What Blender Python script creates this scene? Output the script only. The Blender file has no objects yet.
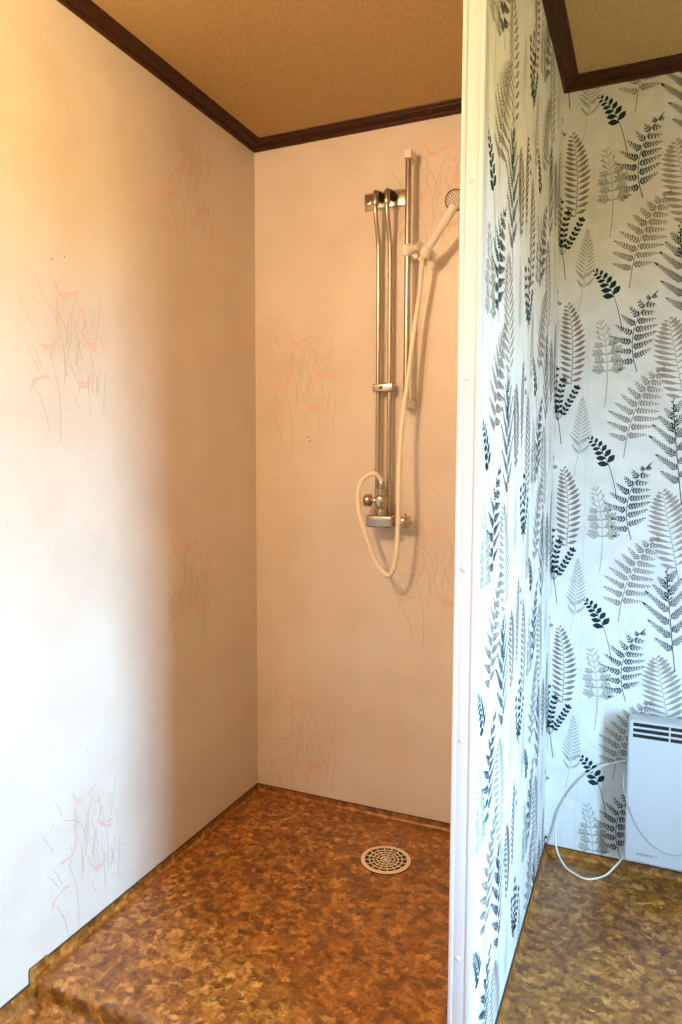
import bpy, bmesh, math, random
from mathutils import Vector, Matrix
random.seed(7)
S = bpy.context.scene
COL = S.collection

# ------------------------------------------------------------------ camera, light, exposure
cam_d = bpy.data.cameras.new('camera'); cam = bpy.data.objects.new('camera', cam_d); COL.objects.link(cam)
RX = Vector((0.9174089, 0.39792847, 0.00371914)); DN = Vector((0.0331764, -0.06716694, -0.99719002)); FW = Vector((-0.3965605, 0.91495439, -0.07482139))
m = Matrix.Identity(4)
for i in range(3):
    m[i][0] = RX[i]; m[i][1] = -DN[i]; m[i][2] = -FW[i]
m.translation = Vector((1.26502555, -2.17129191, 1.16827315))
cam.matrix_world = m
cam_d.sensor_width = 36; cam_d.lens = 713.7/1024*36
cam_d.clip_start = 0.02
S.camera = cam

w = bpy.data.worlds.new('World'); S.world = w; w.use_nodes = True
wn, wl = w.node_tree.nodes, w.node_tree.links
tc = wn.new('ShaderNodeTexCoord'); sp_ = wn.new('ShaderNodeSeparateXYZ'); wr = wn.new('ShaderNodeValToRGB')
mr = wn.new('ShaderNodeMapRange'); mr.inputs['From Min'].default_value = -1; mr.inputs['From Max'].default_value = 1
wl.new(tc.outputs['Generated'], sp_.inputs[0]); wl.new(sp_.outputs['Z'], mr.inputs['Value']); wl.new(mr.outputs[0], wr.inputs[0])
e = wr.color_ramp.elements      # green-brown ground below the horizon, overcast blue sky above it
e[0].position = 0.47; e[0].color = (0.145, 0.122, 0.040, 1); e[1].position = 1.0; e[1].color = (0.32, 0.62, 1.0, 1)
x = e.new(0.51); x.color = (0.38, 0.68, 1.0, 1)
wl.new(wr.outputs[0], wn['Background'].inputs[0]); wn['Background'].inputs[1].default_value = 96.0

def area(name, loc, rot, sx, sy, e, c):
    l = bpy.data.lights.new(name, 'AREA'); l.shape = 'RECTANGLE'; l.size = sx; l.size_y = sy; l.energy = e; l.color = c
    o = bpy.data.objects.new(name, l); COL.objects.link(o); o.location = loc; o.rotation_euler = rot; return o
# daylight through the window in the right wall
WIN_Y0, WIN_Y1, WIN_Z0, WIN_Z1, XR = -1.86, -1.36, 0.45, 1.75, 2.35
dl = area('window_daylight', (XR+0.1, (WIN_Y0+WIN_Y1)/2, (WIN_Z0+WIN_Z1)/2), (0, math.radians(90), 0), WIN_Z1-WIN_Z0, WIN_Y1-WIN_Y0, 1, (1, 1, 1))
dl.data.cycles.is_portal = True
# warm ceiling lamp of the front room
l = bpy.data.lights.new('ceiling_lamp', 'POINT'); l.energy = 65; l.color = (1.0, 0.66, 0.39); l.shadow_soft_size = 0.05
lo = bpy.data.objects.new('ceiling_lamp', l); COL.objects.link(lo); lo.location = (0.24, -1.82, 2.07)

S.view_settings.view_transform = 'Standard'; S.view_settings.look = 'None'
S.view_settings.gamma = 1; S.view_settings.use_curve_mapping = False
S.view_settings.exposure = 0.0

# ------------------------------------------------------------------ materials
def mat(name, col, rough=0.5, metal=0.0, spec=0.5):
    M = bpy.data.materials.new(name); M.use_nodes = True
    b = M.node_tree.nodes['Principled BSDF']
    b.inputs['Base Color'].default_value = (*col, 1); b.inputs['Roughness'].default_value = rough
    b.inputs['Metallic'].default_value = metal; b.inputs['Specular IOR Level'].default_value = spec
    return M
def nodes(M):
    nt = M.node_tree; return nt, nt.nodes, nt.links, nt.nodes['Principled BSDF']
def tex_noise(M, scale, vec_scale=(1,1,1), detail=4, dist=0.0, rough=0.5):
    nt, N, L, b = nodes(M)
    tc = N.new('ShaderNodeTexCoord'); mp = N.new('ShaderNodeMapping'); mp.inputs['Scale'].default_value = vec_scale
    n = N.new('ShaderNodeTexNoise'); n.inputs['Scale'].default_value = scale; n.inputs['Detail'].default_value = detail
    n.inputs['Distortion'].default_value = dist; n.inputs['Roughness'].default_value = rough
    L.new(tc.outputs['Object'], mp.inputs[0]); L.new(mp.outputs[0], n.inputs['Vector']); return n
def ramp(M, src, stops, interp='LINEAR'):
    nt, N, L, b = nodes(M)
    r = N.new('ShaderNodeValToRGB'); r.color_ramp.interpolation = interp
    e = r.color_ramp.elements
    e[0].position, e[0].color = stops[0][0], (*stops[0][1], 1)
    e[1].position, e[1].color = stops[-1][0], (*stops[-1][1], 1)
    for p, c in stops[1:-1]:
        x = e.new(p); x.color = (*c, 1)
    L.new(src, r.inputs[0]); return r
def bump(M, src, strength, dist=0.002):
    nt, N, L, b = nodes(M)
    bp = N.new('ShaderNodeBump'); bp.inputs['Strength'].default_value = strength; bp.inputs['Distance'].default_value = dist
    L.new(src, bp.inputs['Height']); L.new(bp.outputs[0], b.inputs['Normal']); return bp

def mix(M, fac, a, bcol, mode='MIX'):
    nt, N, L, b = nodes(M)
    x = N.new('ShaderNodeMix'); x.data_type = 'RGBA'; x.blend_type = mode
    for v, i in ((fac, 0), (a, 6), (bcol, 7)):
        if isinstance(v, (int, float)): x.inputs[i].default_value = v
        elif isinstance(v, tuple): x.inputs[i].default_value = (*v, 1)
        else: L.new(v, x.inputs[i])
    return x.outputs[2]

# cream wall vinyl of the shower: fine weave and cloudy tone
STALL = mat('cream_vinyl_wallpaper', (0.76, 0.64, 0.48), 0.42)
n1 = tex_noise(STALL, 5, (1, 1, 1), 5); r1 = ramp(STALL, n1.outputs[0], [(0.3, (0.70, 0.61, 0.49)), (0.7, (0.77, 0.70, 0.59))])
n2 = tex_noise(STALL, 260, (1, 1, 0.25), 3); r2 = ramp(STALL, n2.outputs[0], [(0.3, (0.93, 0.92, 0.90)), (0.7, (1, 1, 1))])
nodes(STALL)[2].new(mix(STALL, 1.0, r1.outputs[0], r2.outputs[0], 'MULTIPLY'), nodes(STALL)[3].inputs['Base Color'])
bump(STALL, n2.outputs[0], 0.12, 0.001)
PINK = mat('pink_petal_print', (0.76, 0.52, 0.41), 0.45)
STEMP = mat('sage_stem_print', (0.52, 0.44, 0.31), 0.45)
DOT = mat('nail_hole', (0.06, 0.04, 0.03), 0.7)

# fern wallpaper
FERN = mat('pale_fern_wallpaper', (0.74, 0.74, 0.70), 0.6)
n1 = tex_noise(FERN, 14, (1, 1, 1), 6, 0.4); r1 = ramp(FERN, n1.outputs[0], [(0.35, (0.68, 0.69, 0.64)), (0.65, (0.78, 0.78, 0.74))])
nodes(FERN)[2].new(r1.outputs[0], nodes(FERN)[3].inputs['Base Color'])
def ink(name, c):
    M = mat(name, c, 0.75, 0.0, 0.2); n = tex_noise(M, 120, (1, 1, 1), 4)
    r = ramp(M, n.outputs[0], [(0.3, tuple(x*0.8 for x in c)), (0.75, tuple(min(1, x*1.3) for x in c))])
    nodes(M)[2].new(r.outputs[0], nodes(M)[3].inputs['Base Color']); return M
DARK = ink('dark_teal_print', (0.010, 0.032, 0.042))
TAUPE = ink('taupe_print', (0.25, 0.20, 0.165))
SAGE = ink('sage_print', (0.40, 0.40, 0.34))
PALE = ink('pale_taupe_print', (0.34, 0.31, 0.26))
SEAM = mat('wallpaper_seam', (0.60, 0.61, 0.57), 0.7)

# mottled orange-brown sheet vinyl
VINYL = mat('mottled_brown_vinyl', (0.4, 0.17, 0.04), 0.36, 0.0, 0.75)
nt, N, L, b = nodes(VINYL)
n3 = tex_noise(VINYL, 60, (1, 1, 1), 3, 0.6, 0.55)
n4 = tex_noise(VINYL, 3.0, (1, 1, 1), 3, 0.0, 0.5)
n5 = tex_noise(VINYL, 30, (1, 1, 1), 3, 0.8, 0.6)
tc = N.new('ShaderNodeTexCoord'); ad = N.new('ShaderNodeVectorMath'); ad.operation = 'MULTIPLY_ADD'
nd = tex_noise(VINYL, 45, (1, 1, 1), 2, 0.5, 0.5)
L.new(nd.outputs['Color'], ad.inputs[0]); ad.inputs[1].default_value = (0.034, 0.034, 0.034); L.new(tc.outputs['Object'], ad.inputs[2])
vo = N.new('ShaderNodeTexVoronoi'); vo.inputs['Scale'].default_value = 60; L.new(ad.outputs[0], vo.inputs['Vector'])
sx = N.new('ShaderNodeSeparateColor'); L.new(vo.outputs['Color'], sx.inputs[0])
r1 = ramp(VINYL, sx.outputs[0], [(0.0, (0.19, 0.064, 0.007)), (0.35, (0.275, 0.100, 0.011)), (0.65, (0.335, 0.130, 0.017)), (0.85, (0.425, 0.185, 0.030)), (1.0, (0.50, 0.24, 0.054))])
r3 = ramp(VINYL, n3.outputs[0], [(0.35, (0.62, 0.58, 0.52)), (0.50, (1, 1, 1)), (0.66, (1.25, 1.28, 1.35))])
r5 = ramp(VINYL, n5.outputs[0], [(0.38, (0.62, 0.55, 0.45)), (0.52, (1, 1, 1)), (0.64, (1.18, 1.2, 1.25))])
r4 = ramp(VINYL, n4.outputs[0], [(0.3, (0.85, 0.80, 0.75)), (0.7, (1.05, 1.05, 1.05))])
c = mix(VINYL, 0.8, r1.outputs[0], r3.outputs[0], 'MULTIPLY'); c = mix(VINYL, 0.8, c, r5.outputs[0], 'MULTIPLY'); c = mix(VINYL, 1.0, c, r4.outputs[0], 'MULTIPLY')
L.new(c, b.inputs['Base Color']); bump(VINYL, n3.outputs[0], 0.10, 0.0008)
SEAL_SHADE = mat('sealed_shaded_vinyl_edge', (0.045, 0.028, 0.016), 0.5)  # sealed vinyl edge, with the shading along it put into the dark colour

CEIL = mat('beige_ceiling_board', (0.62, 0.47, 0.27), 0.7)
n1 = tex_noise(CEIL, 150, (1, 1, 1), 4); r1 = ramp(CEIL, n1.outputs[0], [(0.3, (0.41, 0.27, 0.095)), (0.7, (0.52, 0.355, 0.145))])
nodes(CEIL)[2].new(r1.outputs[0], nodes(CEIL)[3].inputs['Base Color']); bump(CEIL, n1.outputs[0], 0.2, 0.001)
WOOD = mat('dark_stained_trim', (0.06, 0.02, 0.008), 0.45, 0.0, 0.2)
n1 = tex_noise(WOOD, 30, (1, 1, 8), 5, 0.6); r1 = ramp(WOOD, n1.outputs[0], [(0.3, (0.026, 0.007, 0.003)), (0.7, (0.070, 0.021, 0.006))])
nodes(WOOD)[2].new(r1.outputs[0], nodes(WOOD)[3].inputs['Base Color'])
WHITE_WALL = mat('brown_painted_wall', (0.34, 0.26, 0.18), 0.7)
WTRIM = mat('white_plastic_strip', (0.60, 0.60, 0.60), 0.35)
WHITE = mat('white_plastic', (0.80, 0.75, 0.64), 0.3)
HOSE = mat('cream_hose_plastic', (0.86, 0.78, 0.62), 0.3)
CHROME = mat('aged_chrome', (0.50, 0.44, 0.36), 0.16, 1.0)
n1 = tex_noise(CHROME, 60, (1, 1, 1), 5); r1 = ramp(CHROME, n1.outputs[0], [(0.3, (0.28,)*3), (0.75, (0.31,)*3)])
nodes(CHROME)[2].new(r1.outputs[0], nodes(CHROME)[3].inputs['Roughness'])
BLACK = mat('black_plastic_and_hole_shade', (0.015, 0.014, 0.013), 0.4)  # black plastic parts, also the painted dark inside the drain
HEAT = mat('white_enamel', (0.56, 0.57, 0.57), 0.24)
GREYTXT = mat('grey_lettering', (0.16, 0.17, 0.19), 0.5)
BLUEL = mat('blue_grey_label', (0.30, 0.36, 0.46), 0.35)
DRAINP = mat('cream_drain_plastic', (0.80, 0.64, 0.42), 0.35)
CABLE = mat('white_cable', (0.74, 0.72, 0.66), 0.4)
CORD = mat('grey_cord', (0.42, 0.40, 0.37), 0.5)

# ------------------------------------------------------------------ mesh helpers
def build(name, V, F, mats, mi=None, parent=None, smooth=False):
    me = bpy.data.meshes.new(name); me.from_pydata([tuple(v) for v in V], [], F)
    for mm in (mats if isinstance(mats, (list, tuple)) else [mats]): me.materials.append(mm)
    if mi: me.polygons.foreach_set('material_index', mi)
    if smooth: me.polygons.foreach_set('use_smooth', [True]*len(me.polygons))
    me.update()
    o = bpy.data.objects.new(name, me); COL.objects.link(o)
    if parent: o.parent = parent; o.matrix_parent_inverse = parent.matrix_world.inverted()
    return o
def from_bm(name, bm, mats, parent=None, smooth=True, angle=35):
    bmesh.ops.recalc_face_normals(bm, faces=bm.faces)
    me = bpy.data.meshes.new(name); bm.to_mesh(me); bm.free()
    for mm in (mats if isinstance(mats, (list, tuple)) else [mats]): me.materials.append(mm)
    if smooth:
        me.polygons.foreach_set('use_smooth', [True]*len(me.polygons))
        me.set_sharp_from_angle(angle=math.radians(angle))
    o = bpy.data.objects.new(name, me); COL.objects.link(o)
    if parent: o.parent = parent; o.matrix_parent_inverse = parent.matrix_world.inverted()
    return o
def bx(bm, x0, x1, y0, y1, z0, z1, bev=0.0, seg=2, mi=0, M=None):
    g = bmesh.ops.create_cube(bm, size=1); vs = g['verts']
    for v in vs:
        v.co = Vector(((x0+x1)/2+v.co.x*(x1-x0), (y0+y1)/2+v.co.y*(y1-y0), (z0+z1)/2+v.co.z*(z1-z0)))
    fs = list({f for v in vs for f in v.link_faces})
    for f in fs: f.material_index = mi
    if bev > 0:
        r = bmesh.ops.bevel(bm, geom=list({e for v in vs for e in v.link_edges}), offset=bev, segments=seg, affect='EDGES', profile=0.5)
        vs = list({v for f in r['faces'] for v in f.verts} | {v for v in vs if v.is_valid})
    if M is not None:
        for v in vs: v.co = M @ v.co
    return vs
def lathe(bm, prof, origin, axis, seg=24, cap=True, mi=0):
    """prof: list of (distance along axis, radius)"""
    a = Vector(axis).normalized(); u = a.orthogonal().normalized(); v = a.cross(u); o = Vector(origin)
    rings = []
    for d, r in prof:
        rings.append([bm.verts.new(o + a*d + (u*math.cos(2*math.pi*k/seg) + v*math.sin(2*math.pi*k/seg))*r) for k in range(seg)])
    for i in range(len(rings)-1):
        for k in range(seg):
            f = bm.faces.new((rings[i][k], rings[i][(k+1)%seg], rings[i+1][(k+1)%seg], rings[i+1][k])); f.material_index = mi
    if cap:
        f = bm.faces.new(rings[0][::-1]); f.material_index = mi
        f = bm.faces.new(rings[-1]); f.material_index = mi
def spline(pts, n=8):
    P = [Vector(p) for p in pts]; P = [P[0]*2-P[1]] + P + [P[-1]*2-P[-2]]; out = []
    for i in range(1, len(P)-2):
        for k in range(n):
            t = k/n; a, b_, c_, d = P[i-1], P[i], P[i+1], P[i+2]
            out.append(0.5*((2*b_) + (c_-a)*t + (2*a-5*b_+4*c_-d)*t*t + (3*b_-a-3*c_+d)*t**3))
    out.append(P[-2]); return out
def tube(bm, pts, r, seg=12, mi=0):
    P = [Vector(p) for p in pts]; rings = []; u = None
    for i, p in enumerate(P):
        t = (P[min(i+1, len(P)-1)] - P[max(i-1, 0)]).normalized()
        if u is None: u = t.orthogonal().normalized()
        u = (u - t*u.dot(t)).normalized(); v = t.cross(u)
        rr = r(i/(len(P)-1)) if callable(r) else r
        rings.append([bm.verts.new(p + (u*math.cos(2*math.pi*k/seg)+v*math.sin(2*math.pi*k/seg))*rr) for k in range(seg)])
    for i in range(len(rings)-1):
        for k in range(seg):
            bm.faces.new((rings[i][k], rings[i][(k+1)%seg], rings[i+1][(k+1)%seg], rings[i+1][k])).material_index = mi
    bm.faces.new(rings[0][::-1]).material_index = mi; bm.faces.new(rings[-1]).material_index = mi
def struct(o, label=None):
    o['kind'] = 'structure'
    if label: o['label'] = label
    return o
def thing(name, loc, label, cat, group=None):
    o = bpy.data.objects.new(name, None); COL.objects.link(o); o.location = loc; o.empty_display_size = 0.05
    o['label'] = label; o['category'] = cat
    if group: o['group'] = group
    bpy.context.view_layer.update()
    return o

# ------------------------------------------------------------------ printed wallpaper (flat ink shapes in the wall's own mesh)
class Ink:
    """collects flat 2-D polygons (u, v) with a colour slot and a layer"""
    def __init__(s): s.P = []; s.layer = 0
    def poly(s, pts, mi): s.P.append((pts, mi, s.layer))
    def stroke(s, pts, w0, w1, mi, n=6):
        """tapered line through pts (quadratic / catmull)"""
        Q = [p.xy for p in spline([(p[0], p[1], 0) for p in pts], n)]
        for i in range(len(Q)-1):
            t = (Q[i+1]-Q[i])
            if t.length < 1e-7: continue
            t.normalize(); nn = Vector((-t.y, t.x))
            a = i/(len(Q)-1); b_ = (i+1)/(len(Q)-1)
            wa = (w0+(w1-w0)*a)/2; wb = (w0+(w1-w0)*b_)/2
            s.poly([Q[i]+nn*wa, Q[i]-nn*wa, Q[i+1]-nn*wb, Q[i+1]+nn*wb], mi)
    def leaf(s, base, ang, ln, wd, mi, bend=0.0, fat=0.45, n=4):
        """one pointed leaf; split in quads along its midrib so that it stays convex piecewise"""
        d = Vector((math.cos(ang), math.sin(ang))); nn = Vector((-d.y, d.x)); base = Vector(base)
        L_, R_ = [], []
        for i in range(n+1):
            t = i/n
            h = math.sin(math.pi*min(1, t**(math.log(0.5)/math.log(fat))))*wd/2 if 0 < t < 1 else 0
            if i == 0: h = wd*0.08
            c_ = base + d*(ln*t) + nn*(bend*ln*t*t)
            L_.append(c_+nn*h); R_.append(c_-nn*h)
        for i in range(n):
            s.poly([R_[i], R_[i+1], L_[i+1], L_[i]], mi)

def bez(p, t):
    a, b_, c_ = [Vector(x) for x in p]
    return a*(1-t)**2 + b_*2*t*(1-t) + c_*t*t
def btan(p, t):
    a, b_, c_ = [Vector(x) for x in p]
    return ((b_-a)*(1-t) + (c_-b_)*t).normalized()

def frond(I, sp, mi, n, prof, ang, kind='leaf', t0=0.0, t1=0.85, wd=0.007, sub=6, subl=0.4, bend=0.15, stem=0.0016, skip=()):
    """sp: tip, mid, base.  prof(s) = pinna length, s from 0 (tip) to 1 (lowest pinna); ang(s) = degrees away from the tip direction"""
    I.layer += 1
    I.stroke([bez(sp, k/8) for k in range(9)], stem*0.5, stem, mi, 2)
    I.leaf(bez(sp, t0+0.05), math.atan2(-btan(sp, 0).y, -btan(sp, 0).x), (bez(sp, t0+0.05)-bez(sp, 0)).length, 0.0026, mi, 0, 0.5, 3)
    for k in range(n):
        s_ = k/(n-1)
        t = t0 + (t1-t0)*s_
        for side in (1, -1):
            if (k, side) in skip: continue
            tt = min(1, max(0, t + (0.5*(t1-t0)/n if side < 0 else 0)))
            p = bez(sp, tt); d = -btan(sp, tt)
            a = math.atan2(d.y, d.x) - side*math.radians(ang(s_))*1.0
            ln = prof(s_)*random.uniform(0.94, 1.06); bd = side*bend
            if kind == 'leaf':
                I.leaf(p, a, ln, min(wd, ln*0.45), mi, bd, 0.58, 5)
            elif kind == 'comb':
                I.leaf(p, a, ln, wd*0.55, mi, bd, 0.45, 5)
                dd = Vector((math.cos(a), math.sin(a))); nn = Vector((-dd.y, dd.x)); q = 0.12
                while q < 0.85:
                    for s2 in (1, -1): I.leaf(p+dd*ln*q+nn*bd*ln*q*q, a+s2*math.radians(38), wd*(1.15-q*.6), wd*0.34, mi, 0, 0.5, 2)
                    q += 0.0042/ln
            else:
                dd = Vector((math.cos(a), math.sin(a))); nn = Vector((-dd.y, dd.x))
                I.stroke([p, p+dd*ln*.5+nn*bd*ln*.25, p+dd*ln+nn*bd*ln], stem*.7, stem*.3, mi, 2)
                gap, S0, wr = (0.0068, 0.0130, 0.40) if kind == 'pinnate' else (0.0056, 0.0135, 0.25)
                ns = max(3, int(ln*0.88/gap))
                for j in range(ns):
                    q = 0.07 + 0.86*j/ns
                    c_ = p + dd*ln*q + nn*bd*ln*q*q
                    sl = S0*subl*(1-q*0.62)*min(1, 0.35+ln/0.045)*random.uniform(0.9, 1.1)
                    for s2 in (1, -1):
                        I.leaf(c_, a+s2*math.radians(56), sl, sl*wr, mi, -0.12*s2, 0.5, 3)
                I.leaf(p+dd*ln*0.86+nn*bd*ln*.74, a+bd, ln*0.16, ln*0.06, mi, 0, 0.5, 3)

def fern_tile(I, du=0.0, dv=0.0):
    """one repeat of the paper, 0.53 wide and 0.4695 high"""
    D = lambda *P: [Vector((p[0]+du, p[1]+dv)) for p in P]
    dk, tp, sg, pl = 1, 2, 3, 4
    # A: taupe ladder fern
    frond(I, D((0.025, 1.609), (0.050, 1.52), (0.040, 1.385)), tp, 16, lambda s: 0.005+0.034*math.sin(math.pi*min(1, (0.05+s*0.70)))**0.9, lambda s: 68+14*s, 'leaf', 0.0, 0.97, 0.0098, bend=0.22, stem=0.002)
    # B: dark sprig with small oval leaflets in three branches
    I.layer += 1
    for P in (((-0.003, 0.958), (-0.014, 0.885), (0.007, 0.812)), ((0.018, 0.925), (0.006, 0.865), (0.007, 0.812)), ((0.056, 0.902), (0.033, 0.853), (0.007, 0.812)), ((-0.04, 0.93), (-0.035, 0.86), (0.007, 0.812))):
        P = D(*P); I.stroke([bez(P, k/6) for k in range(7)], 0.001, 0.0014, dk, 2)
        for k in range(7):
            t = 0.02+0.13*k; p = bez(P, t); d = -btan(P, t); a = math.atan2(d.y, d.x)
            for s_ in (1, -1): I.leaf(p, a+s_*math.radians(48), 0.0135, 0.0085, dk, 0, 0.55, 4)
        I.leaf(P[0], math.atan2(-btan(P, 0).y, -btan(P, 0).x), 0.012, 0.007, dk, 0, 0.5, 4)
    I.stroke(D((0.007, 0.812), (0.012, 0.785), (0.017, 0.743)), 0.0014, 0.0020, dk)
    # C: sage fern, fine leaflets, a gap before the last pair
    frond(I, D((0.072, 0.876), (0.077, 0.772), (0.055, 0.652)), sg, 13, lambda s: 0.004+0.036*s**0.8, lambda s: 46+10*s, 'comb', 0.0, 0.58, 0.0052, bend=0.05, stem=0.0014)
    frond(I, D((0.071, 0.757), (0.071, 0.735), (0.069, 0.715)), sg, 2, lambda s: 0.036, lambda s: 58, 'comb', 0.3, 0.9, 0.007, bend=0.3, stem=0.0014)
    # D: sage skeleton fern
    P = D((0.113, 0.622), (0.150, 0.516), (0.133, 0.376)); I.layer += 1
    I.stroke([bez(P, k/8) for k in range(9)], 0.0018, 0.0018, sg, 2)
    for k, (t, L1) in enumerate(((0.06, 0.016), (0.13, 0.023), (0.21, 0.030), (0.28, 0.030))):
        p = bez(P, t); d = -btan(P, t); a = math.atan2(d.y, d.x)
        for s_ in (1, -1):
            I.leaf(p, a+s_*math.radians(52), L1, 0.0042, sg, -0.1*s_, 0.6, 3)
            if k > 1: I.leaf(p+Vector((math.cos(a+s_*.9), math.sin(a+s_*.9)))*L1*.5, a+s_*0.2, L1*0.5, 0.004, sg, 0, 0.6, 3)
    for t, L1 in ((0.33, 0.027), (0.43, 0.034), (0.52, 0.030), (0.62, 0.036)):
        p = bez(P, t); d = -btan(P, t); a = math.atan2(d.y, d.x)
        for s_ in (1, -1):
            aa = a+s_*math.radians(74); dd = Vector((math.cos(aa), math.sin(aa)))
            L1 = L1*1.12; I.leaf(p, aa, L1, L1*0.26, sg, 0.18*s_, 0.55, 4)
            for q, b_ in ((0.25, 42), (0.5, 38), (0.72, 30)):
                for s2 in (1, -1): I.leaf(p+dd*L1*q, aa+s2*math.radians(b_), L1*0.50*(1.15-q*.5), L1*0.19, sg, 0, 0.6, 3)
    # E: dark sprig with kite-shaped leaves
    P = D((0.096, 0.757), (0.150, 0.725), (0.173, 0.588)); I.layer += 1
    I.stroke([bez(P, k/8) for k in range(9)], 0.001, 0.002, dk, 2)
    for k in range(6):
        t = 0.05+0.10*k; p = bez(P, t); d = -btan(P, t); a = math.atan2(d.y, d.x); L1 = 0.013+0.0032*k
        I.leaf(p, a-math.radians(62), L1, L1*0.58, dk, 0, 0.5, 4); I.leaf(bez(P, t+.03), a+math.radians(62), L1*1.05, L1*0.58, dk, 0, 0.5, 4)
    I.leaf(P[0], math.radians(150), 0.009, 0.005, dk, 0, 0.5, 4)
    # F: dark triangular fern with feathered pinnae
    frond(I, D((0.262, 0.692), (0.170, 0.600), (0.215, 0.473)), dk, 8, lambda s: 0.015+0.047*min(1, s*1.5)**0.9*(1-0.25*max(0, s-0.8)/0.2), lambda s: 68+16*s, 'pinnate', 0.08, 0.83, subl=1.0, bend=0.14, stem=0.0022)
    # G: large taupe fern leaning right
    frond(I, D((0.287, 0.957), (0.200, 0.870), (0.188, 0.703)), tp, 10, lambda s: 0.014+0.054*min(1, s*1.3)**0.85*(1-0.30*max(0, s-0.8)/0.2), lambda s: 70+12*s, 'pinnate', 0.06, 0.80, subl=1.0, bend=0.06, stem=0.0020)
    # H: pale taupe broad ladder fern
    frond(I, D((0.291, 0.609), (0.310, 0.523), (0.340, 0.365)), pl, 15, lambda s: 0.006+0.054*math.sin(math.pi*min(1, (0.04+s*0.72)))**0.9, lambda s: 66+8*s, 'leaf', 0.0, 0.86, 0.0108, bend=0.12, stem=0.0020)
    # I: dark bracken, fan of feathered pinnae
    P = D((0.309, 0.862), (0.322, 0.720), (0.340, 0.575))
    frond(I, P, dk, 6, lambda s: 0.040+0.052*min(1, s*2.0)*(1-0.60*max(0, s-0.6)/0.4), lambda s: 40+12*s, 'fine', 0.12, 0.74, subl=1.1, bend=0.04, stem=0.0024)
    frond(I, D((0.309, 0.862), (0.313, 0.80), (0.319, 0.77)), dk, 7, lambda s: 0.007+0.009*s, lambda s: 52, 'leaf', 0.0, 0.9, 0.0042, bend=0.05, stem=0.002)
    # J: little taupe heart leaves
    I.layer += 1
    for (x, z) in ((-0.003, 0.676), (-0.011, 0.704)):
        for a in (30, 150, 90): I.leaf(D((x, z-0.004))[0], math.radians(a), 0.013, 0.010, tp, 0, 0.6, 4)
    # the part of the repeat right of the heater
    frond(I, D((0.425, 0.640), (0.440, 0.56), (0.425, 0.470)), sg, 16, lambda s: 0.004+0.032*s**0.7, lambda s: 50, 'fine', 0.0, 0.8, sub=6, subl=0.34, bend=0.05, stem=0.0014)
    frond(I, D((0.400, 0.840), (0.430, 0.76), (0.420, 0.660)), tp, 12, lambda s: 0.006+0.036*math.sin(math.pi*min(1, 0.1+s*.75)), lambda s: 60, 'leaf', 0.0, 0.85, 0.009, bend=0.1, stem=0.0018)
    frond(I, D((0.490, 0.900), (0.480, 0.80), (0.490, 0.700)), dk, 14, lambda s: 0.006+0.022*math.sin(math.pi*min(1, 0.1+s*.8)), lambda s: 48, 'leaf', 0.0, 0.85, 0.006, bend=0.1, stem=0.0018)

def petal(I, pts, w, mi):
    I.stroke(pts, w, w, mi, 6)
FL_W = [((220,195),(245,245),(295,243)), ((360,215),(325,238),(285,246)), ((230,235),(262,262),(290,254)),
        ((137,477),(175,478),(205,470)), ((240,392),(232,440),(200,472)), ((240,435),(215,470),(200,492)),
        ((372,383),(395,425),(430,440)), ((465,430),(440,428),(415,432)), ((385,400),(420,445),(462,448)),
        ((88,658),(105,620),(135,608)), ((190,600),(160,598),(128,612)), ((330,603),(355,606),(385,605)),
        ((415,560),(408,590),(378,608)), ((425,598),(385,618),(345,625)), ((362,305),(376,296),(390,288)), ((368,300),(380,305),(386,310))]
FL_S = [((45,310),(75,355),(105,405)), ((68,490),(100,530),(130,580)), ((100,480),(125,520),(145,565)), ((190,510),(222,600),(238,700),(236,860)),
        ((115,190),(140,225),(158,272)), ((165,298),(225,325),(265,360),(290,420)), ((248,410),(268,490),(276,585)), ((350,255),(300,350),(278,470)),
        ((318,330),(300,420),(288,520)), ((345,440),(335,500),(342,545)), ((488,255),(470,340),(455,410)), ((420,460),(432,540),(428,650)),
        ((400,610),(408,680),(412,735)), ((512,545),(500,640),(495,735)), ((478,520),(465,590),(450,650)), ((115,650),(155,730),(178,825)),
        ((140,700),(165,760),(172,800)), ((395,340),(375,385),(368,400)), ((330,380),(352,440),(370,510)), ((325,650),(330,690),(350,715)),
        ((360,420),(350,470),(330,530)), ((230,270),(235,330),(232,380)), ((300,520),(312,560),(330,590))]
FL_B = [(315,40,7),(370,100,3),(85,592,5),(108,292,7),(480,240,6),(530,585,5),(95,205,4),(42,820,3),(272,425,4)]
def brush(I, pts, w, mi):
    Q = [p.xy for p in spline([(p[0], p[1], 0) for p in pts], 5)]
    n = len(Q)-1
    for i in range(n):
        t = (Q[i+1]-Q[i]).normalized(); nn = Vector((-t.y, t.x))
        wa = w/2*(0.12+0.88*math.sin(math.pi*(i/n)**0.8)); wb = w/2*(0.12+0.88*math.sin(math.pi*((i+1)/n)**0.8))
        I.poly([Q[i]+nn*wa, Q[i]-nn*wa, Q[i+1]-nn*wb, Q[i+1]+nn*wb], mi)
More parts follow.
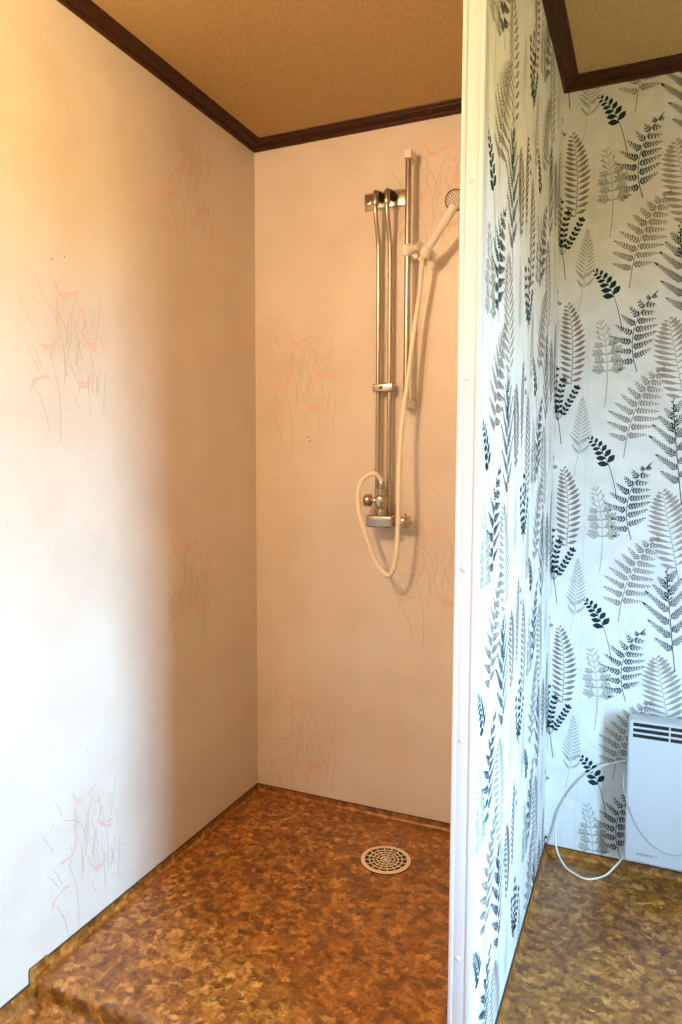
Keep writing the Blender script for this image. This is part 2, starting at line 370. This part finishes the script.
def flowers(I, cu, cv, k=0.000597, flip=1, rot=0.0, dens=1.0):
    """a spray of sketched poppies around flower (290,243) of the drawing"""
    cr, sr = math.cos(rot), math.sin(rot)
    def T(p):
        x, y = (p[0]-290)*k*flip, -(p[1]-243)*k; return (cu+x*cr-y*sr, cv+x*sr+y*cr)
    I.layer = 1
    for s_ in FL_S: I.stroke([T(p) for p in s_], 0.0012, 0.0019, 2, 5)
    rs = random.Random(3)
    for _ in range(16):
        x = rs.uniform(110, 500); y = rs.uniform(260, 560); d = rs.uniform(-30, 30); h = rs.uniform(50, 130)
        I.stroke([T((x, y)), T((x+d*.4+8, y+h*.5)), T((x+d, y+h))], 0.0008, 0.0014, 2, 5)
    I.layer = 2
    for s_ in FL_W: brush(I, [T(p) for p in s_], 0.0100, 1)
    for x, y, r in FL_B:
        c_ = T((x, y)); I.poly([(c_[0]+math.cos(a*1.0472)*r*k, c_[1]+math.sin(a*1.0472)*r*k*1.3) for a in range(6)], 1)

def wall(name, box, mats, I=None, to3=None, nrm=None, bounds=None):
    """solid wall box; the print is added to the same mesh, a hair above its face"""
    x0, x1, y0, y1, z0, z1 = box
    V = [(x, y, z) for z in (z0, z1) for y in (y0, y1) for x in (x0, x1)]
    F = [(0,2,3,1), (4,5,7,6), (0,1,5,4), (2,6,7,3), (0,4,6,2), (1,3,7,5)]; MI = [0]*6
    if I:
        u0, u1, v0, v1 = bounds; nrm = Vector(nrm)
        for pts, mi, lay in I.P:
            us = [p[0] for p in pts]; vs = [p[1] for p in pts]
            if max(us) <= u0 or min(us) >= u1 or max(vs) <= v0 or min(vs) >= v1: continue
            b0 = len(V); off = 0.0002+0.0003*(lay % 3)+0.000025*(len(F) % 12)
            for p in pts:
                V.append(Vector(to3(min(u1, max(u0, p[0])), min(v1, max(v0, p[1])))) + nrm*off)
            f = tuple(range(b0, b0+len(pts)))
            a, b_, c_ = [Vector(V[i]) for i in f[:3]]
            if (b_-a).cross(c_-a).dot(nrm) < 0: f = f[::-1]
            F.append(f); MI.append(mi)
    return struct(build(name, V, F, mats, MI))

ZC, ZF, ZL = 2.222, -0.025, -0.083      # ceiling, raised floor, lower floor
XP0, XP1, YF = 0.973, 1.005, -1.000     # partition faces, partition front
YB = -3.0
SM = [STALL, PINK, STEMP, DOT]; FM = [FERN, DARK, TAUPE, SAGE, PALE, SEAM]

# shower back wall
I = Ink()
for cu, cv, fl in ((0.1725, 1.5592, 1), (0.1725, 0.3210, 1), (0.645, 0.935, 1), (0.640, 2.100, 1)): flowers(I, cu, cv, flip=fl)
I.layer = 3
for (x, z) in ((0.2018, 1.2399), (0.2093, 1.2264)):
    I.poly([(x+0.0022*math.cos(a), z+0.0028*math.sin(a)) for a in (0, 1.05, 2.1, 3.14, 4.2, 5.2)], 3)
wall('wall_back_left', (-0.1, XP0+0.016, 0.0, 0.1, -0.2, 2.4), SM, I, lambda u, v: (u, 0, v), (0, -1, 0), (0.001, XP0, 0.0, 2.2))
# left wall, running forward past the camera
I = Ink()
for cu, cv, fl in ((-0.868, 1.55, 1), (-0.372, 2.115, 1), (-0.392, 0.905, 1), (-0.850, 0.330, 1), (-1.35, 2.1, 1), (-1.35, 0.9, 1), (-1.85, 1.5, 1)): flowers(I, cu, cv, 0.00056, fl)
I.layer = 3
for (y, z) in ((-0.9113, 1.6175), (-0.8716, 1.632)):
    I.poly([(y+0.0018*math.cos(a), z+0.002*math.sin(a)) for a in (0, 1.05, 2.1, 3.14, 4.2, 5.2)], 3)
wall('wall_left', (-0.1, 0.0, YB-0.1, 0.0, -0.2, 2.4), SM, I, lambda u, v: (0, u, v), (1, 0, 0), (-2.9, -0.001, 0.0, 2.2))
# back wall of the papered room
I = Ink()
for col in (0, 1, 2):
    for row in range(-2, 5): fern_tile(I, XP1+0.53*col, 0.4695*row)
I.layer = 0
for x in (0.087, 0.617): I.stroke([(XP1+x-0.002, 2.2), (XP1+x, 1.2), (XP1+x+0.001, 0)], 0.0012, 0.0012, 5)
wall('wall_back_right', (XP0+0.016, XR+0.1, 0.0, 0.1, -0.2, 2.4), FM, I, lambda u, v: (u, 0, v), (0, -1, 0), (XP1, XR, 0.0, 2.2))
# partition: cream vinyl on the shower side, fern paper on the other
I = Ink()
for col in (-2, -1, 0):
    for row in range(-2, 5): fern_tile(I, 0.53*col-0.035+0.02, 0.4695*row+0.17*(col%2))
pw = wall('wall_partition', (XP0, XP1, YF, 0.0, ZF-0.02, 2.4), FM+[STALL], I, lambda u, v: (XP1, u, v), (1, 0, 0), (YF+0.001, -0.0005, 0.0, 2.2))
for p in pw.data.polygons:
    if p.index < 6 and p.normal.x < -0.5: p.material_index = 6

# right wall with the window, wall behind the camera, ceiling
def wall_with_hole():
    bm = bmesh.new()
    for a in ((YB, WIN_Y0, -0.2, 2.4), (WIN_Y1, 0.0, -0.2, 2.4), (WIN_Y0, WIN_Y1, -0.2, WIN_Z0), (WIN_Y0, WIN_Y1, WIN_Z1, 2.4)):
        bx(bm, XR, XR+0.1, a[0], a[1], a[2], a[3])
    return from_bm('wall_right', bm, FERN, smooth=False)
struct(wall_with_hole())
bm = bmesh.new()
for a in ((WIN_Y0, WIN_Y0+0.04, WIN_Z0, WIN_Z1), (WIN_Y1-0.04, WIN_Y1, WIN_Z0, WIN_Z1), (WIN_Y0+.04, WIN_Y1-.04, WIN_Z0, WIN_Z0+0.04), (WIN_Y0+.04, WIN_Y1-.04, WIN_Z1-0.04, WIN_Z1)):
    bx(bm, XR+0.02, XR+0.07, a[0], a[1], a[2], a[3])
struct(from_bm('window_1', bm, WTRIM, smooth=False))
bm = bmesh.new(); bx(bm, -0.1, XR+0.1, YB-0.1, YB, -0.2, 2.4); struct(from_bm('wall_front', bm, WHITE_WALL, smooth=False))
bm = bmesh.new(); bx(bm, 0.0, XR, YB, 0.0, ZC, ZC+0.1); struct(from_bm('ceiling', bm, CEIL, smooth=False))

# ------------------------------------------------------------------ floor: raised shower platform, rounded nosing, riser, lower floor
prof = [(0.0, ZF)]
R1 = 0.022; YN = -0.998
for k in range(7):
    a = math.radians(90*k/6); prof.append((YN-R1*math.sin(a)+0.0, ZF-R1*(1-math.cos(a))))
for k in range(6):
    a = math.radians(90*k/5); r = 0.012
    prof.append((YN-R1-r*(1-math.cos(a)), ZL+r*(1-math.sin(a))))
prof.append((YB, ZL))
V, F = [], []
for (y, z) in prof: V += [(0.0, y, z), (XR, y, z)]
for i in range(len(prof)-1): F.append((2*i, 2*i+1, 2*i+3, 2*i+2)[::-1])
n = len(V); V += [(0, 0, -0.2), (XR, 0, -0.2), (0, YB, -0.2), (XR, YB, -0.2)]
F.append((n, n+1, n+3, n+2)); F.append(tuple([n]+[2*i for i in range(len(prof))]+[n+2])); F.append(tuple([n+1]+[2*i+1 for i in range(len(prof))]+[n+3])[::-1])
F.append((n, 0, 1, n+1)); k = 2*(len(prof)-1); F.append((n+2, n+3, k+1, k))
fl = struct(build('floor', V, F, VINYL)); 
fl.data.polygons.foreach_set('use_smooth', [True]*len(fl.data.polygons)); fl.data.set_sharp_from_angle(angle=math.radians(30))

# coved vinyl upstand: sweep of a cove profile along a run
def upstand(name, p0, p1, inward, zt, zb, r=0.010, th=0.0040, closes=True):
    p0, p1, inn = Vector(p0), Vector(p1), Vector(inward)
    pr = [(0.0, zt), (th, zt), (th, zt-0.002)]
    for k in range(6):
        a = math.radians(90*k/5); pr.append((th+r*(1-math.cos(a)), zb+0.0006+r*(1-math.sin(a))))
    pr += [(0.0, zb+0.0006)]
    V = []; m_ = len(pr)
    for P in (p0, p1):
        for d, z in pr: V.append((P.x+inn.x*d, P.y+inn.y*d, z))
    F = [(i, (i+1) % m_, m_+(i+1) % m_, m_+i) for i in range(m_)]; F += [tuple(range(m_))[::-1], tuple(range(m_, 2*m_))]
    MI = [0]*len(F); MI[0] = 1; MI[1] = 1
    bm = bmesh.new(); vs = [bm.verts.new(v) for v in V]
    for f, mi in zip(F, MI):
        q = bm.faces.new([vs[i] for i in f]); q.material_index = mi
    return struct(from_bm(name, bm, [VINYL, SEAL_SHADE], angle=50))
upstand('baseboard_left', (0, 0, 0), (0, -0.982, 0), (1, 0, 0), 0.0, ZF)
upstand('baseboard_back', (0.0, 0, 0), (XP0, 0, 0), (0, -1, 0), 0.0, ZF)
upstand('baseboard_partition_left', (XP0, 0, 0), (XP0, YF, 0), (-1, 0, 0), 0.0, ZF)
upstand('baseboard_partition_right', (XP1, 0, 0), (XP1, YF, 0), (1, 0, 0), 0.0, ZF)
upstand('baseboard_back_right', (XP1, 0, 0), (XR, 0, 0), (0, -1, 0), 0.0, ZF)
upstand('baseboard_front_left', (0, -1.034, 0), (0, YB, 0), (1, 0, 0), -0.031, ZL, r=0.035)
# end piece where the upstand folds down over the step, with the curved vinyl welded round the corner
bm = bmesh.new()
out = [(-0.982, 0.003), (-1.034, 0.003), (-1.0365, -0.004), (-1.0365, -0.078), (-1.022, -0.080), (-1.022, -0.060), (-1.0205, -0.052), (-1.017, -0.035), (-1.006, -0.0275), (-0.982, -0.024)]
a_ = [bm.verts.new((0.0, y, z)) for y, z in out]; b_ = [bm.verts.new((0.0035, y, z)) for y, z in out]
bm.faces.new(a_); bm.faces.new(b_[::-1])
for i in range(len(out)):
    f = bm.faces.new((a_[i], a_[(i+1) % len(out)], b_[(i+1) % len(out)], b_[i])); f.material_index = 1
struct(from_bm('trim_1', bm, [VINYL, SEAL_SHADE], smooth=False))

# ------------------------------------------------------------------ dark wood ceiling trim
CP = [(0.0, 2.196), (0.009, 2.196), (0.012, 2.200), (0.0125, 2.204), (0.018, 2.2055), (0.026, 2.209), (0.032, 2.2125), (0.0335, 2.216), (0.040, 2.2175), (0.042, ZC), (0.0, ZC)]
def cornice(name, p0, p1, inward, m0=0, m1=0):
    """m0/m1: mitre direction at each end (+1 shortens with depth)"""
    p0, p1, inn = Vector(p0), Vector(p1), Vector(inward); run = (p1-p0).normalized()
    bm = bmesh.new(); A = []; B = []
    for d, z in CP:
        P = p0+inn*d+run*d*m0; Q = p1+inn*d-run*d*m1
        A.append(bm.verts.new((P.x, P.y, z))); B.append(bm.verts.new((Q.x, Q.y, z)))
    k = len(CP)
    for i in range(k): bm.faces.new((A[i], A[(i+1) % k], B[(i+1) % k], B[i]))
    bm.faces.new(A[::-1]); bm.faces.new(B)
    return struct(from_bm(name, bm, WOOD, angle=25))
cornice('trim_2', (0, 0, 0), (0, YB, 0), (1, 0, 0), 1, 0)
cornice('trim_3', (0, 0, 0), (XP0, 0, 0), (0, -1, 0), 1, 1)
cornice('trim_4', (XP0, 0, 0), (XP0, YF, 0), (-1, 0, 0), 1, 0)
cornice('trim_5', (XP1, 0, 0), (XP1, YF, 0), (1, 0, 0), 1, 0)
cornice('trim_6', (XP1, 0, 0), (XR, 0, 0), (0, -1, 0), 1, 1)

# ------------------------------------------------------------------ white edge strip on the end of the partition, with its screws
bm = bmesh.new()
bx(bm, XP0-0.003, XP1+0.0015, -1.014, YF, ZF+0.001, ZC-0.0005, 0.0012, 2)     # cap
bx(bm, XP0-0.003, XP0+0.0045, -1.0155, -1.0135, ZF+0.001, ZC-0.0005, 0.0008, 2)  # left lip
bx(bm, XP1-0.0060, XP1+0.0015, -1.0147, -1.0135, ZF+0.001, ZC-0.0005, 0.001, 2) # right lip
bx(bm, XP1, XP1+0.0025, -1.0135, -0.990, ZF+0.027, 2.195, 0.0008, 1)
strip = struct(from_bm('trim_7', bm, WTRIM, angle=40))
for z in (1.92, 1.61, 1.2994, 0.9847, 0.6933, 0.3071, 0.05):
    bm = bmesh.new(); lathe(bm, [(0, 0.0042), (0.0010, 0.0040), (0.0018, 0.0028), (0.0020, 0.001)], (0.9865, -1.0139, z), (0, -1, 0), 14)
    from_bm('screw', bm, WTRIM, strip)

# ------------------------------------------------------------------ floor drain
DX, DY = 0.5787, -0.2425
dr = thing('floor_drain', (DX, DY, ZF), 'round cream plastic floor drain grate set in the brown shower floor', 'drain')
bm = bmesh.new(); lathe(bm, [(0.0003, 0.077), (0.0016, 0.0765), (0.0018, 0.070)], (DX, DY, ZF), (0, 0, 1), 48); from_bm('drain_shade_disc', bm, BLACK, dr)  # flat black disc on the floor, painted shade of the hole below the grate
bands = [0.0, 0.007, 0.0130, 0.0160, 0.0240, 0.0270, 0.0355, 0.0385, 0.0480, 0.0510, 0.0625, 0.0650, 0.0745]
solid_ring = [1, 0, 1, 0, 1, 0, 1, 0, 1, 0, 1, 1]
NT = 144
def solid(i, k):
    if solid_ring[i]: return True
    per = 18 if i < 4 else 9
    return k % per == 0 or (k % per == 1 and i < 4)
bm = bmesh.new(); grid = {}
def gv(i, k, top):
    k %= NT; key = (i, k if i else 0, top)
    if key not in grid:
        a = 2*math.pi*k/NT; r = bands[i]; z = ZF + (0.0040 - (0.0010 if i == len(bands)-1 else 0) if top else 0.0021)
        grid[key] = bm.verts.new((DX+r*math.cos(a), DY+r*math.sin(a), z))
    return grid[key]
for i in range(12):
    for k in range(NT):
        if not solid(i, k): continue
        for top in (1, 0):
            vs = [gv(i, k, top), gv(i+1, k, top), gv(i+1, k+1, top), gv(i, k+1, top)]
            vs = list(dict.fromkeys(vs)); bm.faces.new(vs if top else vs[::-1])
        if i == 11 or not solid(i+1, k): bm.faces.new((gv(i+1, k, 1), gv(i+1, k, 0), gv(i+1, k+1, 0), gv(i+1, k+1, 1)))
        if i > 0 and not solid(i-1, k): bm.faces.new((gv(i, k+1, 1), gv(i, k+1, 0), gv(i, k, 0), gv(i, k, 1)))
        if not solid(i, (k+1) % NT): bm.faces.new((gv(i, k+1, 1), gv(i+1, k+1, 1), gv(i+1, k+1, 0), gv(i, k+1, 0)))
        if not solid(i, (k-1) % NT): bm.faces.new((gv(i+1, k, 1), gv(i, k, 1), gv(i, k, 0), gv(i+1, k, 0)))
from_bm('grate', bm, DRAINP, dr, smooth=False)

# ------------------------------------------------------------------ riser pipes on their wall plate
rp = thing('riser_pipes', (0.48, 0, 1.98), 'pair of chrome riser pipes hung from a slotted chrome wall plate above the mixer', 'pipes')
bm = bmesh.new()
bx(bm, 0.403, 0.558, -0.003, 0.0, 1.951, 2.004, 0.0012, 2)
bx(bm, 0.403, 0.558, -0.006, -0.003, 1.951, 1.9555, 0.001, 1); bx(bm, 0.403, 0.558, -0.006, -0.003, 1.9995, 2.004, 0.001, 1)
pb = from_bm('wall_plate', bm, CHROME, rp, angle=30)
bm = bmesh.new(); lathe(bm, [(0, 0.0085), (0.0012, 0.008), (0.0016, 0.006)], (0.4165, -0.003, 1.978), (0, -1, 0), 20); from_bm('plate_screw', bm, CHROME, pb)
bm = bmesh.new(); lathe(bm, [(0, 0.0045), (0.001, 0.0045)], (0.4165, -0.0047, 1.978), (0, -1, 0), 14); from_bm('screw_slot', bm, BLACK, pb)
for xa, xb, zb in ((0.461, 0.4612, 1.01), (0.4985, 0.4995, 1.000)):
    bm = bmesh.new()
    tube(bm, spline([(xa, -0.058, 1.984), (xa, -0.058, 1.955), (xa, -0.0575, 1.93), (xa, -0.049, 1.895), (xb, -0.034, 1.850), (xb, -0.028, 1.82), (xb, -0.027, 1.78), (xb+0.001, -0.027, 1.4), (xb+0.002, -0.030, zb)], 8), 0.0072, 16)
    pp = from_bm('pipe', bm, CHROME, rp, angle=60)
    bm = bmesh.new()
    lathe(bm, [(0, 0.0095), (0.002, 0.0105), (0.012, 0.0105), (0.014, 0.009), (0.034, 0.009), (0.037, 0.0078), (0.043, 0.006), (0.045, 0.002)], (xa, -0.058, 1.945), (0, 0, 1), 20)
    from_bm('pipe_nut', bm, CHROME, pp)
    bm = bmesh.new()
    lathe(bm, [(0, 0.0135), (0.002, 0.014), (0.010, 0.014), (0.014, 0.0125), (0.034, 0.0125), (0.036, 0.009), (0.054, 0.009)], (xa+0.001, -0.003, 1.982), (0, -1, 0), 24)
    from_bm('wall_elbow', bm, BLACK, pp)
bm = bmesh.new()
bx(bm, 0.449, 0.517, -0.044, -0.0345, 1.378, 1.404, 0.004, 3)
bx(bm, 0.449, 0.517, -0.0195, -0.013, 1.378, 1.404, 0.003, 2)
for x in (0.4515, 0.5145): bx(bm, x-0.0025, x+0.0025, -0.040, -0.016, 1.3785, 1.4035, 0.002, 2)
lathe(bm, [(0, 0.005), (0.014, 0.005)], (0.4815, 0, 1.391), (0, -1, 0), 12)
cl = from_bm('pipe_clamp', bm, CHROME, rp)
bm = bmesh.new(); lathe(bm, [(0, 0.0052), (0.0014, 0.005), (0.002, 0.003)], (0.478, -0.0438, 1.391), (0, -1, 0), 16); from_bm('clamp_screw', bm, BLACK, cl)

# ------------------------------------------------------------------ thermostatic mixer with diverter
mx = thing('shower_mixer', (0.49, 0, 0.97), 'chrome shower mixer bar with side knob and diverter valve under the riser pipes', 'shower mixer')
bm = bmesh.new()
bx(bm, 0.4425, 0.5330, -0.082, -0.012, 0.952, 0.990, 0.007, 4)
lathe(bm, [(0, 0.020), (0.002, 0.021), (0.010, 0.021), (0.012, 0.014), (0.020, 0.014)], (0.465, 0.0, 0.970), (0, -1, 0), 24)
lathe(bm, [(0, 0.020), (0.002, 0.021), (0.010, 0.021), (0.012, 0.014), (0.020, 0.014)], (0.510, 0.0, 0.970), (0, -1, 0), 24)
body = from_bm('mixer_body', bm, CHROME, mx)
bm = bmesh.new(); bx(bm, 0.4475, 0.520, -0.0828, -0.0818, 0.960, 0.978, 0.0004, 1); from_bm('face_label', bm, BLUEL, body)
bm = bmesh.new()
lathe(bm, [(0, 0.0165), (0.004, 0.0165), (0.0045, 0.013), (0.009, 0.013), (0.010, 0.0185), (0.013, 0.0195), (0.038, 0.0195), (0.043, 0.0175), (0.045, 0.013)], (0.533, -0.048, 0.9715), (1, 0, 0), 28)
kn = from_bm('temperature_knob', bm, CHROME, mx)
bm = bmesh.new()
for k in range(14):
    a = 2*math.pi*k/14; bx(bm, 0.547, 0.570, -0.0012, 0.0012, 0.0188, 0.0208, 0.0005, 1, M=Matrix.Translation((0, -0.048, 0.9715)) @ Matrix.Rotation(a, 4, 'X'))
from_bm('grip_ribs', bm, CHROME, kn)
bm = bmesh.new(); bx(bm, 0.5615, 0.5665, -0.052, -0.044, 0.990, 0.9955, 0.001, 1); from_bm('stop_button', bm, BLACK, kn)
bm = bmesh.new()
DXV, DYV = 0.490, -0.064
lathe(bm, [(0, 0.0165), (0.003, 0.0175), (0.016, 0.0175), (0.018, 0.0155), (0.024, 0.0155), (0.026, 0.0175), (0.034, 0.0190), (0.048, 0.0200), (0.062, 0.0185), (0.068, 0.0125), (0.076, 0.0120), (0.077, 0.0140), (0.086, 0.0140), (0.088, 0.0105), (0.092, 0.0105)], (DXV, DYV, 0.988), (0, 0, 1), 28)
dv = from_bm('diverter', bm, CHROME, mx)
bm = bmesh.new(); lathe(bm, [(0, 0.013), (0.006, 0.0125), (0.008, 0.006)], (DXV, DYV-0.017, 1.036), (0, -1, 0), 24); from_bm('diverter_cap', bm, CHROME, dv)
bm = bmesh.new()
lathe(bm, [(0, 0.008), (0.016, 0.0075), (0.020, 0.010), (0.024, 0.0190), (0.027, 0.0205), (0.040, 0.0205), (0.044, 0.0180), (0.045, 0.010)], (DXV-0.012, DYV, 1.036), (-1, 0, 0), 12)
from_bm('diverter_knob', bm, CHROME, mx)
bm = bmesh.new(); lathe(bm, [(0, 0.0125), (0.012, 0.0125), (0.014, 0.009), (0.020, 0.009)], (0.5015, -0.030, 0.988), (0, 0, 1), 6); from_bm('pipe_union', bm, CHROME, mx)
bm = bmesh.new(); lathe(bm, [(0, 0.0125), (0.012, 0.0125), (0.014, 0.009), (0.020, 0.009)], (0.4635, -0.030, 0.988), (0, 0, 1), 6); from_bm('pipe_union', bm, CHROME, mx)

# ------------------------------------------------------------------ slide rail
sr = thing('slide_rail', (0.565, 0, 1.7), 'vertical chrome slide rail with cream end caps carrying the hand shower', 'slide rail')
RXX, RYY = 0.5635, -0.050
bm = bmesh.new(); tube(bm, [(RXX, RYY, 2.085), (RXX, RYY, 1.7), (RXX, RYY, 1.345)], 0.0095, 20); from_bm('rail', bm, CHROME, sr, angle=60)
for z0, z1 in ((2.070, 2.096), (1.325, 1.352)):
    bm = bmesh.new(); bx(bm, RXX-0.0125, RXX+0.0125, RYY-0.0125, -0.010, z0, z1, 0.004, 3)
    bx(bm, RXX-0.015, RXX+0.015, -0.012, 0.0, z0-0.002, z1-0.001, 0.003, 2)
    cp_ = from_bm('end_cap', bm, WHITE, sr)
bm = bmesh.new()
bx(bm, RXX-0.0145, RXX+0.0145, RYY-0.017, RYY+0.016, 1.782, 1.817, 0.005, 3)
lathe(bm, [(0, 0.016), (0.018, 0.010), (0.030, 0.009), (0.040, 0.013), (0.048, 0.0145)], (RXX+0.010, RYY-0.010, 1.799), (0.85, -0.5, 0.0), 20)
hd = from_bm('slider', bm, WHITE, sr)
bm = bmesh.new(); lathe(bm, [(0, 0.0042), (0.0014, 0.004)], (RXX+0.007, RYY-0.0166, 1.800), (0, -1, 0), 14); from_bm('slider_screw', bm, BLACK, hd)
bm = bmesh.new(); bx(bm, RXX+0.018, RXX+0.034, RYY-0.006, RYY+0.010, 1.772, 1.786, 0.003, 2); bx(bm, RXX+0.012, RXX+0.030, RYY-0.004, RYY+0.008, 1.780, 1.795, 0.002, 2); from_bm('slider_latch', bm, WHITE, hd)
# clamp ring round the handle
H0 = Vector((0.6235, -0.084, 1.768)); H1 = Vector((0.7280, -0.128, 1.888)); HA = (H1-H0).normalized()
bm = bmesh.new(); lathe(bm, [(0.002, 0.0148), (0.004, 0.0165), (0.028, 0.0175), (0.030, 0.0160)], H0, HA, 28); from_bm('handle_cup', bm, WHITE, hd)

# ------------------------------------------------------------------ hand shower
hs = thing('hand_shower', H0, 'cream hand shower with round perforated head resting in the slide rail holder', 'hand shower')
bm = bmesh.new()
pts = [H0+HA*t for t in (0.0, 0.02, 0.05, 0.09, 0.13, 0.165)]
rr = lambda t: 0.0105 + 0.0035*t if t < .6 else 0.0126+0.001*math.sin((t-.6)*4)
tube(bm, spline(pts, 5), rr, 20); from_bm('handle', bm, WHITE, hs, angle=60)
HC = Vector((0.7320, -0.134, 1.899)); HN = Vector((0.30, -0.86, -0.42)).normalized()
bm = bmesh.new(); lathe(bm, [(-0.026, 0.010), (-0.022, 0.020), (-0.012, 0.0275), (-0.002, 0.0295), (0.0, 0.0295)], HC, HN, 36); from_bm('spray_head', bm, WHITE, hs)
bm = bmesh.new(); lathe(bm, [(-0.0015, 0.0300), (0.0012, 0.0300), (0.0014, 0.0262), (-0.0015, 0.0262)], HC, HN, 36, cap=False); from_bm('head_rim', bm, mat('dark_bronze_rim', (0.20, 0.12, 0.06), 0.3, 0.8), hs)
bm = bmesh.new(); lathe(bm, [(-0.001, 0.0265), (0.0004, 0.0262), (0.0012, 0.020), (0.0016, 0.004)], HC, HN, 36); sf = from_bm('spray_plate', bm, WHITE, hs)
bm = bmesh.new(); u = HN.orthogonal().normalized(); v = HN.cross(u)
for r, nn in ((0.0045, 5), (0.0105, 10), (0.0165, 15), (0.0222, 20)):
    for k in range(nn):
        a = 2*math.pi*(k+0.3*r*1000)/nn; c_ = HC+(u*math.cos(a)+v*math.sin(a))*r+HN*0.0007
        lathe(bm, [(0, 0.0020), (0.0012, 0.0018)], c_, HN, 6)
from_bm('spray_holes', bm, BLACK, sf)

# ------------------------------------------------------------------ hose
hose = [(0.490, -0.064, 1.082), (0.4895, -0.066, 1.096), (0.4855, -0.073, 1.110), (0.4691, -0.085, 1.121), (0.4397, -0.095, 1.103), (0.4251, -0.1, 1.0574), (0.4363, -0.11, 0.9925), (0.4568, -0.11, 0.9307),
        (0.4812, -0.1, 0.8599), (0.5011, -0.1, 0.8278), (0.5204, -0.1, 0.8086), (0.5359, -0.1, 0.8116), (0.5491, -0.105, 0.8384), (0.5579, -0.110, 0.8836), (0.5619, -0.112, 0.9345), (0.5640, -0.115, 0.9793),
        (0.5645, -0.115, 1.1027), (0.5650, -0.095, 1.2563), (0.5780, -0.078, 1.4083), (0.5920, -0.066, 1.5568), (0.6070, -0.066, 1.6582), (0.6165, -0.076, 1.730), tuple(H0-HA*0.006)]
ho = thing('shower_hose', (0.512, -0.095, 0.81), 'cream shower hose looping from the diverter below the mixer up to the hand shower', 'hose')
bm = bmesh.new(); tube(bm, spline(hose, 10), 0.0074, 14); from_bm('hose', bm, HOSE, ho, angle=70)
bm = bmesh.new(); lathe(bm, [(0, 0.0095), (0.002, 0.0105), (0.017, 0.0100), (0.020, 0.008)], (0.490, -0.064, 1.0795), (0, 0, 1), 16); from_bm('hose_nut', bm, CHROME, ho)
bm = bmesh.new(); lathe(bm, [(0, 0.0078), (0.003, 0.0095), (0.016, 0.0098)], H0-HA*0.016, HA, 16); from_bm('hose_nut', bm, WHITE, ho)

# ------------------------------------------------------------------ panel heater
HX0, HX1, HZ0, HZ1, HY = 1.231, 1.93, 0.052, 0.456, -0.100
ht = thing('panel_heater', ((HX0+HX1)/2, 0, HZ0), 'white electric panel heater with slotted top mounted low on the fern wallpaper', 'heater')
bm = bmesh.new(); bx(bm, HX0, HX1, HY, -0.035, HZ0, HZ1, 0.008, 3); case = from_bm('casing', bm, HEAT, ht)
bm = bmesh.new()
for x in (1.38, 1.78):
    bm = bmesh.new(); bx(bm, x-0.02, x+0.02, -0.036, 0.0, 0.12, 0.42, 0.002, 1); from_bm('wall_bracket', bm, HEAT, ht)
bm = bmesh.new()
xs = [HX0+0.012+0.0005]
while xs[-1] < HX1-0.03: xs.append(xs[-1]+0.0935)
for row in range(3):
    z = 0.4445-0.0155*row
    for a, b_ in zip(xs[:-1], xs[1:]):
        bx(bm, a, min(b_-0.004, HX1-0.012), HY-0.0006, HY+0.004, z-0.0048, z+0.0048, 0.0004, 1)
from_bm('vent_slots', bm, BLACK, case)
cu = bpy.data.curves.new('t', 'FONT'); cu.body = 'SIEMENS'; cu.size = 0.0115; cu.extrude = 0.0003; cu.space_character = 1.05
to = bpy.data.objects.new('t', cu); COL.objects.link(to); bpy.context.view_layer.update()
me = bpy.data.meshes.new_from_object(to.evaluated_get(bpy.context.evaluated_depsgraph_get())); bpy.data.objects.remove(to)
me.materials.clear(); me.materials.append(GREYTXT)
lt = bpy.data.objects.new('lettering', me); COL.objects.link(lt); lt.parent = case
wd_ = max(v.co.x for v in me.vertices)
lt.matrix_world = Matrix.Translation((1.2625, HY-0.0004, 0.0765)) @ Matrix.Rotation(math.pi/2, 4, 'X') @ Matrix.Diagonal((0.042/wd_, 0.80, 1, 1))
bm = bmesh.new(); lathe(bm, [(0, 0.0018), (0.0008, 0.0015)], (1.313, HY, 0.0815), (0, -1, 0), 10); from_bm('indicator_lamp', bm, GREYTXT, case)

cb = thing('power_cable', (1.13, -0.1, ZF), 'white mains cable looping out beside the heater and down onto the floor', 'cable')
pts = [(1.262, -0.022, 0.333), (1.240, -0.030, 0.322), (1.2324, -0.04, 0.3174), (1.180, -0.026, 0.2906), (1.1350, -0.012, 0.2572), (1.088, -0.010, 0.2009), (1.0474, -0.010, 0.121), (1.037, -0.014, 0.0604),
       (1.046, -0.045, 0.012), (1.0700, -0.074, -0.013), (1.0950, -0.089, -0.0215), (1.1366, -0.105, -0.0225), (1.1798, -0.072, -0.021), (1.205, -0.042, -0.006), (1.226, -0.026, 0.020), (1.242, -0.02, 0.06), (1.26, -0.02, 0.12)]
bm = bmesh.new(); tube(bm, spline(pts, 8), 0.0027, 10); from_bm('cable', bm, CABLE, cb, angle=70)
cd = thing('thin_cord', (1.2973, -0.104, 0.12), 'thin grey cord hanging in a curve across the front of the heater', 'cord')
pts = [(1.255, -0.022, 0.320), (1.236, -0.035, 0.325), (1.2275, -0.055, 0.3152), (1.2245, -0.085, 0.3019), (1.2250, -0.102, 0.259), (1.2387, -0.1022, 0.2107), (1.2620, -0.1022, 0.1594), (1.2934, -0.1022, 0.1209), (1.329, -0.1022, 0.0999), (1.3537, -0.1022, 0.0973), (1.3731, -0.1022, 0.1018), (1.42, -0.1022, 0.13), (1.52, -0.1022, 0.24), (1.60, -0.1022, 0.36), (1.62, -0.1022, 0.450), (1.62, -0.095, 0.4585), (1.62, -0.03, 0.4585), (1.62, -0.02, 0.43)]
bm = bmesh.new(); tube(bm, spline(pts, 8), 0.0015, 8); from_bm('cord', bm, CORD, cd, angle=70)
